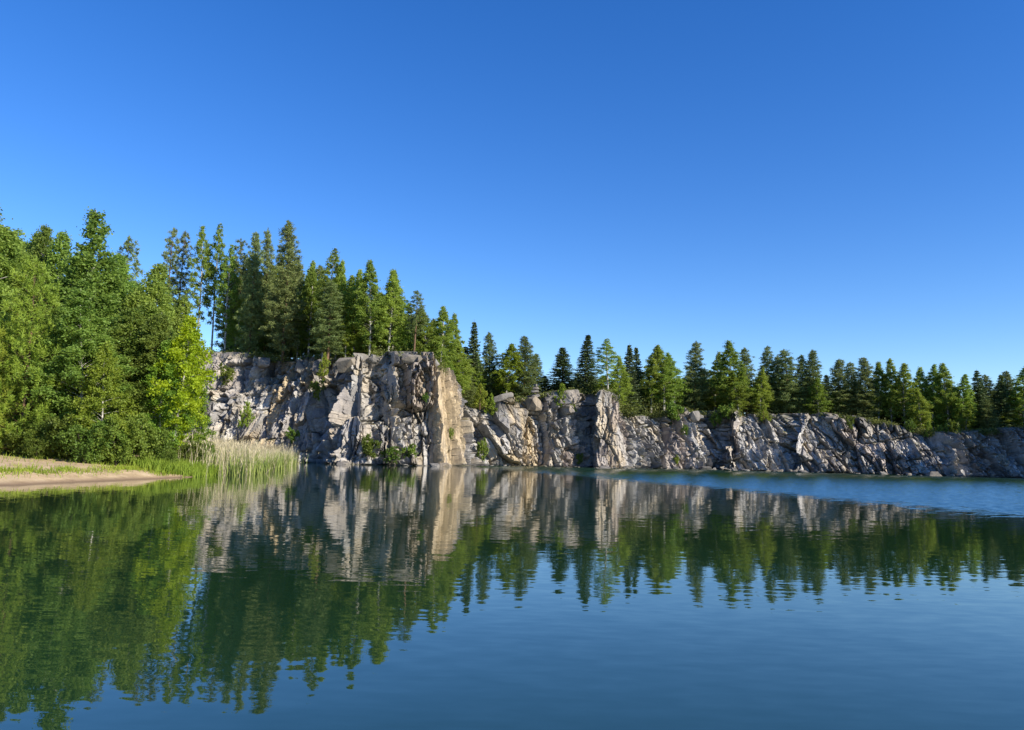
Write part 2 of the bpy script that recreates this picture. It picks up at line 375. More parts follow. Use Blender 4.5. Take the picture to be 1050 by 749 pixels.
# ------------------------------------------------------------------ ground, forest floor, water
SHORE = np.array([(-60, -40), (-30, -10), (-24, 14), (-21.4, 27), (-20.3, 32), (-19.5, 36), (-18.9, 42), (-18.6, 46), (-19.2, 50), (-21.5, 56), (-25.5, 66), (-29.5, 80), (-32.5, 95), (-33.5, 108), (-33.5, 125)], float)
_sf = np.concatenate([np.linspace(SHORE[i], SHORE[i + 1], 40, endpoint=False) for i in range(len(SHORE) - 1)])
_st = norm(np.gradient(_sf, axis=0)); _sn = np.stack([-_st[:, 1], _st[:, 0]], 1)   # points inland (left of the line)
def shore_d(x, y):
    x = np.atleast_1d(x).astype(float); y = np.atleast_1d(y).astype(float); out = []
    for k in range(0, len(x), 4000):
        dx = x[k:k + 4000, None] - _sf[None, :, 0]; dy = y[k:k + 4000, None] - _sf[None, :, 1]
        i = np.argmin(dx * dx + dy * dy, 1); r = np.arange(len(i))
        out.append(np.hypot(dx[r, i], dy[r, i]) * np.where(dx[r, i] * _sn[i, 0] + dy[r, i] * _sn[i, 1] > 0, 1, -1))
    return np.concatenate(out)
def bank_z(x, y):
    x = np.atleast_1d(x).astype(float); y = np.atleast_1d(y).astype(float)
    d = shore_d(x, y) + 0.35 * fbm(x / 2.5, y / 2.5, 5, 3)
    z = np.interp(d, [-30, -12, -3, 0, 0.7, 2, 3.2, 6, 11, 30, 80], [-3, -2.0, -.5, 0.0, .16, .42, .62, .88, 1.12, 1.7, 2.4])
    return z + 0.05 * fbm(x / 1.2, y / 1.2, 8, 3) * np.clip(d, 0, 1)

def grid_mesh(name, xs, ys, zf, mat):
    X, Y = np.meshgrid(xs, ys); Z = zf(X.ravel(), Y.ravel())
    V = np.stack([X.ravel(), Y.ravel(), Z], 1); idx = np.arange(X.size).reshape(X.shape)
    F = np.stack([idx[:-1, :-1], idx[:-1, 1:], idx[1:, 1:], idx[1:, :-1]], -1).reshape(-1, 4)
    return mesh_np(name, V, F, mat, smooth=True)

def ground_mat():
    m, nt, p = nmat('sandy_bank')
    tc = N(nt, 'ShaderNodeTexCoord'); sx = N(nt, 'ShaderNodeSeparateXYZ'); nt.links.new(tc.outputs['Object'], sx.inputs[0])
    n0 = noise(nt, tc.outputs['Object'], 1.3, 6, 0.65); n1 = noise(nt, tc.outputs['Object'], 9, 6, 0.7)
    sand = ramp(nt, n0.outputs[0], [(0.3, (0.31, 0.225, 0.125)), (0.55, (0.46, 0.35, 0.21)), (0.75, (0.54, 0.435, 0.285))]).outputs[0]
    sand = mixc(nt, 0.55, sand, ramp(nt, n1.outputs[0], [(0.3, (0.68, 0.66, 0.64)), (0.65, (1.1, 1.1, 1.1))]).outputs[0], 'MULTIPLY')
    wet = N(nt, 'ShaderNodeMapRange'); wet.inputs[1].default_value = 0.02; wet.inputs[2].default_value = 0.14
    nt.links.new(sx.outputs['Z'], wet.inputs[0])
    c = mixc(nt, wet.outputs[0], (0.21, 0.145, 0.09), sand)
    # leaf litter and moss farther up the bank
    up = N(nt, 'ShaderNodeMath', operation='MULTIPLY_ADD'); up.inputs[1].default_value = 0.55; nt.links.new(n0.outputs[0], up.inputs[0]); nt.links.new(sx.outputs['Z'], up.inputs[2])
    mr = N(nt, 'ShaderNodeMapRange'); mr.inputs[1].default_value = 1.36; mr.inputs[2].default_value = 1.55; nt.links.new(up.outputs[0], mr.inputs[0])
    lit = ramp(nt, n1.outputs[0], [(0.35, (0.07, 0.065, 0.025)), (0.65, (0.13, 0.13, 0.045))]).outputs[0]
    c = mixc(nt, mr.outputs[0], c, lit)
    nt.links.new(c, p.inputs['Base Color']); p.inputs['Roughness'].default_value = 0.95; p.inputs['Specular IOR Level'].default_value = 0.2
    bp = N(nt, 'ShaderNodeBump'); bp.inputs['Distance'].default_value = 0.06; bp.inputs['Strength'].default_value = 0.7
    nt.links.new(n1.outputs[0], bp.inputs['Height']); nt.links.new(bp.outputs[0], p.inputs['Normal'])
    return m
xs = np.concatenate([np.arange(-200, -60, 3.0), np.arange(-60, -14, 0.35), np.arange(-14, 141, 5.0)])
ys = np.concatenate([np.arange(-60, 20, 2.0), np.arange(20, 64, 0.35), np.arange(64, 136, 2.0)])
tag(link('ground', grid_mesh('ground', xs, ys, bank_z, ground_mat())), 'sandy bank and lake bed', 'ground', kind='structure')

def floor_mat():
    m, nt, p = nmat('forest_soil')
    tc = N(nt, 'ShaderNodeTexCoord'); n = noise(nt, tc.outputs['Object'], 0.7, 7, 0.7)
    r = ramp(nt, n.outputs[0], [(0.3, (0.05, 0.035, 0.02)), (0.55, (0.09, 0.07, 0.035)), (0.75, (0.07, 0.09, 0.025))])
    nt.links.new(r.outputs[0], p.inputs['Base Color']); p.inputs['Roughness'].default_value = 0.95
    return m
def plateau(x, y):
    q = cliff_query(x, y); z = floor_z(x, y)
    return np.where(q[:, 0] > q[:, 2] + 2.2, z, -3.0 - 0.02 * np.abs(q[:, 0]))
xs = np.concatenate([np.arange(-900, -170, 30), np.arange(-170, 170, 1.6), np.arange(170, 900, 30)])
ys = np.concatenate([np.arange(-30, 80, 6), np.arange(80, 190, 1.6), np.arange(190, 1500, 25)])
tag(link('forest_floor', grid_mesh('forest_floor', xs, ys, plateau, floor_mat())), 'dark forest soil on the plateau above the cliff', 'ground', kind='structure')

def water_mat():
    m, nt, p = nmat('lake_water')
    tc = N(nt, 'ShaderNodeTexCoord'); sx = N(nt, 'ShaderNodeSeparateXYZ'); nt.links.new(tc.outputs['Object'], sx.inputs[0])
    p.inputs['Base Color'].default_value = (0.009, 0.031, 0.014, 1); p.inputs['Roughness'].default_value = 0.015; p.inputs['IOR'].default_value = 1.62
    def mapped(scale, rot=0.0):
        mp = N(nt, 'ShaderNodeMapping'); mp.inputs['Scale'].default_value = scale; mp.inputs['Rotation'].default_value = (0, 0, rot)
        nt.links.new(tc.outputs['Object'], mp.inputs[0]); return mp.outputs[0]
    # breeze zone: right of a line running away from the viewer
    big = noise(nt, mapped((0.10, 0.035, 1)), 1.0, 3, 0.5)
    e1 = N(nt, 'ShaderNodeMath', operation='MULTIPLY_ADD'); e1.inputs[1].default_value = 0.27; nt.links.new(sx.outputs['Y'], e1.inputs[0]); nt.links.new(sx.outputs['X'], e1.inputs[2])
    e2 = N(nt, 'ShaderNodeMath', operation='MULTIPLY_ADD'); e2.inputs[1].default_value = 9.0; nt.links.new(big.outputs[0], e2.inputs[0]); nt.links.new(e1.outputs[0], e2.inputs[2])
    rag = noise(nt, mapped((0.9, 2.2, 1)), 1.0, 3, 0.6)
    e3 = N(nt, 'ShaderNodeMath', operation='MULTIPLY_ADD'); e3.inputs[1].default_value = 22.0; nt.links.new(rag.outputs[0], e3.inputs[0]); nt.links.new(e2.outputs[0], e3.inputs[2])
    msk = N(nt, 'ShaderNodeMapRange', interpolation_type='SMOOTHSTEP'); msk.inputs[1].default_value = 40.0; msk.inputs[2].default_value = 42.0
    nt.links.new(e3.outputs[0], msk.inputs[0])
    def slope(vec, amp, detail):
        n = noise(nt, vec, 1.0, detail, 0.5)
        sb = N(nt, 'ShaderNodeVectorMath', operation='SUBTRACT'); sb.inputs[1].default_value = (.5, .5, .5); nt.links.new(n.outputs['Color'], sb.inputs[0])
        sc = N(nt, 'ShaderNodeVectorMath', operation='MULTIPLY'); sc.inputs[1].default_value = amp; nt.links.new(sb.outputs[0], sc.inputs[0]); return sc.outputs[0]
    def vadd(a, b):
        v = N(nt, 'ShaderNodeVectorMath', operation='ADD'); nt.links.new(a, v.inputs[0])
        if hasattr(b, 'links'): nt.links.new(b, v.inputs[1])
        else: v.inputs[1].default_value = b
        return v.outputs[0]
    calm = slope(mapped((2.6, 7.5, 1), 0.10), (0.023, 0.035, 0), 2)
    swell = slope(mapped((0.16, 0.5, 1), -0.1), (0.007, 0.012, 0), 2)
    rip0 = slope(mapped((1.7, 3.4, 1), 0.2), (0.4, 0.62, 0), 3)
    rs = N(nt, 'ShaderNodeSeparateXYZ'); nt.links.new(rip0, rs.inputs[0])
    ab = N(nt, 'ShaderNodeMath', operation='ABSOLUTE'); nt.links.new(rs.outputs['Y'], ab.inputs[0])     # only the wave faces turned to the shore can be seen at this low angle
    ng = N(nt, 'ShaderNodeMath', operation='MULTIPLY'); ng.operation = 'MULTIPLY_ADD'; ng.inputs[1].default_value = -1.0; ng.inputs[2].default_value = -0.085; nt.links.new(ab.outputs[0], ng.inputs[0])
    rc = N(nt, 'ShaderNodeCombineXYZ'); nt.links.new(rs.outputs['X'], rc.inputs['X']); nt.links.new(ng.outputs[0], rc.inputs['Y']); rip = rc.outputs[0]
    rm = N(nt, 'ShaderNodeVectorMath', operation='SCALE'); nt.links.new(rip, rm.inputs[0]); nt.links.new(msk.outputs[0], rm.inputs['Scale'])
    nv = vadd(vadd(vadd(calm, swell), rm.outputs[0]), (0, 0, 1))
    nz = N(nt, 'ShaderNodeVectorMath', operation='NORMALIZE'); nt.links.new(nv, nz.inputs[0]); nt.links.new(nz.outputs[0], p.inputs['Normal'])
    return m
wx = np.array([-200, 0, 200.0]); wy = np.array([-60, 60, 160.0])
tag(link('lake_water', grid_mesh('lake_water', wx, wy, lambda x, y: np.zeros(len(x)), water_mat())), 'calm dark lake water reflecting the cliff and trees', 'water', kind='structure')

# ------------------------------------------------------------------ tree builders (nominal sizes; placed copies are scaled)
def wobble_path(H, rng, bend=0.03, n=14):
    t = np.linspace(0, 1, n); ph = rng.uniform(0, 6.28, 2)
    x = H * bend * (np.sin(t * 3.1 + ph[0]) - np.sin(ph[0])) * t; y = H * bend * (np.sin(t * 2.7 + ph[1]) - np.sin(ph[1])) * t
    return np.stack([x, y, t * H], 1)
def on_path(P, t):
    z = np.linspace(0, 1, len(P)); return np.array([np.interp(t, z, P[:, k]) for k in range(3)])

def broadleaf(H, Rm, seed, nleaf, lsize, cb=0.22, limbs=46, peak=0.38, top_thin=1.0, wood=None, leaf=None, trunk_r=None, asc=(25, 60), stems=1):
    rng = np.random.default_rng(seed); tr = Acc(); C = []
    for sidx in range(stems):
        P = wobble_path(H * (1 if sidx == 0 else rng.uniform(.75, .95)), rng, 0.025 if stems == 1 else 0.05)
        if stems > 1:
            a = sidx * 6.28 / stems + rng.uniform(-.4, .4); t = np.linspace(0, 1, len(P)) ** 1.2
            P[:, 0] += np.cos(a) * Rm * .55 * t; P[:, 1] += np.sin(a) * Rm * .55 * t
        r0 = trunk_r or H * 0.0078
        r0 = r0 / (1 if stems == 1 else 1.6)
        tt = np.linspace(0, 1, len(P)); tr.tube(P, r0 * (1 - tt) ** 0.8 + r0 * .08, 7)
        ga = rng.uniform(0, 6.28)
        for k in range(limbs // stems):
            t = cb + (0.985 - cb) * ((k + rng.uniform(0, 1)) / (limbs // stems)) ** 0.78
            u = (t - cb) / (1 - cb)
            prof = (u / peak) ** 0.55 if u < peak else ((1 - u) / (1 - peak)) ** 0.85
            L = Rm * (0.07 + 0.95 * prof) * (1 - (.45 if nleaf < 21000 else .15) * np.clip((u - .72) / .28, 0, 1)) * rng.uniform(0.62, 1.15)
            ga += 2.4 + rng.uniform(-.5, .5); el = R(rng.uniform(*asc)) * (1 + 0.25 * u)
            B = on_path(P, t); q = np.linspace(0, 1, 6)
            hd = np.array([math.cos(ga), math.sin(ga), 0])
            path = B + hd * (L * q * math.cos(el) ** .5)[:, None] + np.array([0, 0, 1.0]) * (L * (math.sin(el) * q - 0.35 * q * q))[:, None]
            tr.tube(path, np.maximum(r0 * .32 * (1 - t * .6) * (1 - q) ** .7, 0.006), 4)
            nt_ = max(3, int(12 * L / Rm + 3))
            w = nleaf / (limbs * 9.0)
            for j in range(nt_):
                qq = rng.uniform(0.28, 1.0) ** .75
                c0 = B + (path[-1] - B) * 0; c0 = np.array([np.interp(qq, q, path[:, i]) for i in range(3)])
                d = norm(hd * .6 + rng.normal(size=3) * .7 + np.array([0, 0, .05])); tl_ = L * rng.uniform(.18, .42) * (1.1 - .5 * qq) + .15
                m = int(w * rng.uniform(.5, 1.5) * (1 - .55 * np.clip((u - .7) / .3, 0, 1))) + 2
                s = rng.uniform(0, 1, m)
                c = c0 + d * (tl_ * s)[:, None] + np.array([0, 0, -1.0]) * (tl_ * .45 * s * s)[:, None] + rng.normal(size=(m, 3)) * (0.045 * Rm * (.6 + .6 * s))[:, None]
                C.append(c)
    C = np.concatenate(C)
    V, F = rhombs(C, lsize * rng.uniform(.65, 1.25, len(C)), 0.62, rng, bias=(0, 0, -.35))
    cr = Acc(); cr.add(V, F)
    return tr.mesh('trunk', wood), cr.mesh('crown', leaf)

def spruce(H, Rm, seed, dens=1.0, wq=0.075, leaf=None, wood=None, droop=.28):
    rng = np.random.default_rng(seed); tr = Acc(); cr = Acc()
    P = wobble_path(H, rng, .006); tt = np.linspace(0, 1, len(P)); r0 = H * .0105
    tr.tube(P, r0 * (1 - tt) + .015, 7)
    z = 0.05 * H; ga = 0; CC = []; DD = []; SS = []
    while z < H * .985:
        t = z / H; L0 = Rm * ((1 - t) ** .82) * (1 if t > .12 else .75) + .12
        nb = 6 if t < .8 else 5
        for b in range(nb):
            if rng.uniform() < .10: continue
            ga += 6.283 / nb + rng.uniform(-.35, .35); L = L0 * rng.uniform(.68, 1.18)
            hd = np.array([math.cos(ga), math.sin(ga), 0]); sd = np.array([-hd[1], hd[0], 0])
            B = on_path(P, t) + np.array([0, 0, rng.uniform(-.15, .15)])
            q = np.linspace(0, 1, 5); dz = lambda q: L * ((.18 if t > .75 else -.02) * q - droop * q + droop * .75 * q ** 2.4)
            path = B + hd * (L * q)[:, None] + np.array([0, 0, 1.]) * dz(q)[:, None]
            tr.tube(path, np.maximum(.028 * (1 - q) * (1 - t * .6), .006), 3)
            n = max(4, int(9 * dens * L / Rm + 4 * dens))
            s = (np.arange(n) + rng.uniform(0, 1, n)) / n; s = .12 + .88 * s
            side = np.where(rng.uniform(size=n) < .5, -1, 1)[:, None]
            ln = (.14 + .26 * L * (1 - s) * rng.uniform(.6, 1.2, n) ** 1 * .9)
            d = norm(hd * .8 + sd * side * .75 + np.array([0, 0, -.22]) + rng.normal(size=(n, 3)) * .15)
            c = B + hd * (L * s)[:, None] + np.array([0, 0, 1.]) * dz(s)[:, None]
            CC.append(c + d * ln[:, None] * .8 + np.array([0, 0, -.05])); DD.append(d); SS.append(ln)
            # hanging twigs
            k = max(2, n // 2); c2 = c[:k * 2:2]; CC.append(c2 + np.array([0, 0, -.12])); DD.append(np.tile([0, 0, -1.], (len(c2), 1)) + hd * .3); SS.append(np.full(len(c2), .2))
        z += H * .019 * (1.1 - .45 * t) * rng.uniform(.8, 1.2)
    C = np.concatenate(CC); D = np.concatenate(DD); S = np.concatenate(SS)
    a = norm(D + rng.normal(size=D.shape) * .12); r = rng.normal(size=D.shape); b = norm(np.cross(a, r)); s = S[:, None]
    w = (wq * rng.uniform(.8, 1.5, len(C)))[:, None]
    V = np.stack([C + a * s, C + b * w, C - a * s, C - b * w], 1).reshape(-1, 3)
    cr.add(V, np.arange(len(V)).reshape(-1, 4))
    top = on_path(P, 1.0); tr.tube(np.array([top, top + [0, 0, H * .02]]), [.02, .005], 4)
    return tr.mesh('trunk', wood), cr.mesh('crown', leaf)

def pine(H, Rm, seed, cb=.45, limbs=34, tufts=5, spikes=36, slen=.17, sw=.028, leaf=None, wood=None, el=(5, 40), shape=.62, tr_k=.0095, tuft_r=.42, whorl=False):
    rng = np.random.default_rng(seed); tr = Acc(); CC = []; DD = []
    P = wobble_path(H, rng, .012 if not whorl else .006); tt = np.linspace(0, 1, len(P)); r0 = H * tr_k
    tr.tube(P, r0 * (1 - tt) ** .85 + .018, 7); ga = rng.uniform(0, 6)
    for k in range(limbs):
        f = (k + rng.uniform(0, .9)) / limbs
        if whorl: f = (math.floor(k / 6) + rng.uniform(0, .18)) / math.ceil(limbs / 6)
        t = cb + (.99 - cb) * f
        L = Rm * ((1 - f) ** shape * .9 + .10) * rng.uniform(.6, 1.15)
        if not whorl and f < .15: L *= .7
        ga += 2.4 + rng.uniform(-.6, .6) if not whorl else 6.283 / 6 + rng.uniform(-.3, .3)
        e = R(rng.uniform(*el) + 25 * f); hd = np.array([math.cos(ga), math.sin(ga), 0]); B = on_path(P, t); q = np.linspace(0, 1, 5)
        path = B + hd * (L * q * math.cos(e))[:, None] + np.array([0, 0, 1.]) * (L * math.sin(e) * q ** 1.3)[:, None]
        tr.tube(path, np.maximum(r0 * .28 * (1 - f * .6) * (1 - q), .008), 4)
        nt_ = max(2, int(tufts * L / Rm * 1.3 + .8))
        for j in range(nt_):
            qq = 1.0 if j == 0 else rng.uniform(.35, 1)
            c0 = np.array([np.interp(qq, q, path[:, i]) for i in range(3)])
            c0 = c0 + rng.normal(size=3) * np.array([.20, .20, .10]) * Rm * (.3 + .4 * (j > 0)) * min(1, L)
            rr = tuft_r * rng.uniform(.7, 1.3); m = int(spikes * rng.uniform(.7, 1.3))
            dd = norm(rng.normal(size=(m, 3)) + hd * .5 + np.array([0, 0, 1.3 if whorl else .75]))
            CC.append(c0 + dd * (rr * rng.uniform(.25, 1, m))[:, None] * np.array([1, 1, .75] if not whorl else [.6, .6, 1.5])); DD.append(dd)
    top = on_path(P, 1.0); m = spikes
    dd = norm(rng.normal(size=(m, 3)) + np.array([0, 0, 1.6])); CC.append(top + dd * (tuft_r * rng.uniform(.1, 1, m))[:, None] * np.array([.6, .6, 1.2])); DD.append(dd)
    C = np.concatenate(CC); D = np.concatenate(DD)
    a = norm(D + rng.normal(size=D.shape) * .3); b = norm(np.cross(a, rng.normal(size=D.shape))); s = (slen * rng.uniform(.7, 1.3, len(C)))[:, None]; w = sw
    V = np.stack([C + a * s, C + b * w * 1.2, C - a * s, C - b * w * 1.2], 1).reshape(-1, 3)
    cr = Acc(); cr.add(V, np.arange(len(V)).reshape(-1, 4))
    return tr.mesh('trunk', wood), cr.mesh('crown', leaf)

PROTO = {}
def proto(kind, H, Rm, meshes): PROTO.setdefault(kind, []).append((H, Rm, meshes))
for sd in range(5):
    proto('birch', 16, 2.5, broadleaf(16, 2.5, 100 + sd, 20000, .10, cb=.05 + .025 * sd, limbs=110, peak=.30, wood=B_BIRCH, leaf=M_BIRCH))
for sd in range(3):
    proto('airy_birch', 18, 2.4, broadleaf(18, 2.4, 130 + sd, 9500, .10, cb=.24, limbs=76, peak=.42, wood=B_BIRCH, leaf=M_BIRCH))
    proto('aspen', 14, 2.6, broadleaf(14, 2.6, 150 + sd, 18000, .105, cb=.10, limbs=90, peak=.45, wood=B_BIRCH, leaf=M_ASPEN))
for sd in range(4):
    proto('spruce', 16, 2.5, spruce(16, 2.5, 200 + sd, 1.25, .085, leaf=M_SPRUCE, wood=B_SPRUCE))
    proto('pine', 16, 2.3, pine(16, 2.3, 230 + sd, cb=.07, limbs=120, tufts=8, spikes=32, slen=.17, sw=.030, leaf=M_PINE, wood=B_PINE, el=(0, 30), shape=.7))
    proto('tall_pine', 20, 2.6, pine(20, 2.6, 260 + sd, cb=.38, limbs=50, tufts=5, spikes=34, slen=.19, sw=.035, leaf=M_PINE, wood=B_PINE, shape=.45))
for sd in range(2):
    proto('young_pine', 3.5, 1.1, pine(3.5, 1.1, 280 + sd, cb=.04, limbs=42, tufts=4, spikes=22, slen=.13, sw=.024, leaf=M_YPINE, wood=B_PINE, el=(15, 40), shape=.8, tuft_r=.2, whorl=True, tr_k=.014))
for sd in range(4):
    proto('shrub', 2.2, 1.25, broadleaf(2.2, 1.25, 300 + sd, 1500, .095, cb=.05, limbs=30, peak=.4, wood=B_SPRUCE, leaf=M_SHRUB, trunk_r=.03, asc=(30, 75), stems=3))
# close to the viewer: finer leaves
for sd in range(3):
    proto('near_birch', 14, 2.8, broadleaf(14, 2.8, 400 + sd, 46000, .078, cb=.05, limbs=100, peak=.36, wood=B_BIRCH, leaf=M_BIRCHN))
proto('near_airy', 15, 2.4, broadleaf(15, 2.4, 420, 24000, .08, cb=.12, limbs=70, peak=.45, wood=B_BIRCH, leaf=M_BIRCHN, asc=(35, 68)))
proto('near_lime', 8.5, 1.9, broadleaf(8.5, 1.9, 431, 15000, .068, cb=.16, limbs=64, peak=.34, wood=B_BIRCH, leaf=M_LIME, trunk_r=.07))
proto('near_aspen', 9, 2.0, broadleaf(9, 2.0, 433, 17000, .07, cb=.05, limbs=76, peak=.32, wood=B_BIRCH, leaf=M_ASPEN, trunk_r=.06))
proto('near_pine', 12, 3.1, pine(12, 3.1, 440, cb=.03, limbs=126, tufts=10, spikes=44, slen=.12, sw=.016, leaf=M_YPINE, wood=B_PINE, el=(5, 32), shape=.85, tuft_r=.30, whorl=True))
proto('near_spruce', 14, 2.8, spruce(14, 2.8, 450, 1.8, .05, leaf=M_SPRUCE, wood=B_SPRUCE))
for sd in range(3):
    proto('near_shrub', 2.6, 1.6, broadleaf(2.6, 1.6, 460 + sd, 9000, .06, cb=.04, limbs=44, peak=.4, wood=B_SPRUCE, leaf=M_SHRUB, trunk_r=.035, asc=(30, 75), stems=3))

ROOTS = {}
KINDN = {'birch': ('birch_tree', 'birch'), 'airy_birch': ('birch_tree', 'birch'), 'aspen': ('aspen_tree', 'aspen'), 'spruce': ('spruce_tree', 'spruce'), 'pine': ('pine_tree', 'pine'), 'tall_pine': ('pine_tree', 'pine'),
         'young_pine': ('pine_sapling', 'sapling'), 'shrub': ('shrub', 'shrub'), 'near_birch': ('birch_tree', 'birch'), 'near_airy': ('birch_tree', 'birch'), 'near_lime': ('birch_tree', 'birch'), 'near_aspen': ('birch_tree', 'birch'),
         'near_pine': ('pine_tree', 'pine'), 'near_spruce': ('spruce_tree', 'spruce'), 'near_shrub': ('shrub', 'shrub')}
_rng = np.random.default_rng(7)
def place(kind, loc, height, width=None, label=None, group=None, lean=0.0, leandir=0.0, v=None):
    """width: crown diameter in metres"""
    lst = PROTO[kind]; v = int(_rng.integers(len(lst))) if v is None else v % len(lst)
    H, Rm, (mt, mc) = lst[v]; nm, cat = KINDN[kind]
    o = bpy.data.objects.new(nm, None); COL.objects.link(o); o.empty_display_size = .3
    t = link('trunk' if cat != 'shrub' else 'stem', mt, o); c = link('crown' if cat != 'shrub' else 'foliage', mc, o)
    o.location = loc; sz = height / H; sx = sz if width is None else width / (2 * Rm)
    if group == 'trees along the cliff edge' or (group or '').startswith('deep'): sx *= 1.28 if 'birch' in kind or kind == 'aspen' else 1.18
    if kind.startswith('near_birch') or kind == 'near_airy': sx *= 1.3
    o.scale = (sx, sx, sz); o.rotation_mode = 'XYZ'
    jl = _rng.normal(0, .018, 2) if cat != 'shrub' else (0, 0)
    o.rotation_euler = (lean * math.sin(leandir) + jl[0], lean * math.cos(leandir) + jl[1], _rng.uniform(0, 6.283))
    tag(o, label, cat, group)
    return o

def plant(kind, px, py, D, label, width=None, group=None, zf=floor_z, sink=.15, **kw):
    tip = at(px, py, D); z0 = float(zf(tip[0], tip[1])[0]) - sink
    return place(kind, (tip[0], tip[1], z0), max(tip[2] - z0, .5), width, label, group, **kw)

def cliffD(px):
    return float(np.interp(px, [r[0] for r in rows], [r[1] + r[3] for r in rows]))

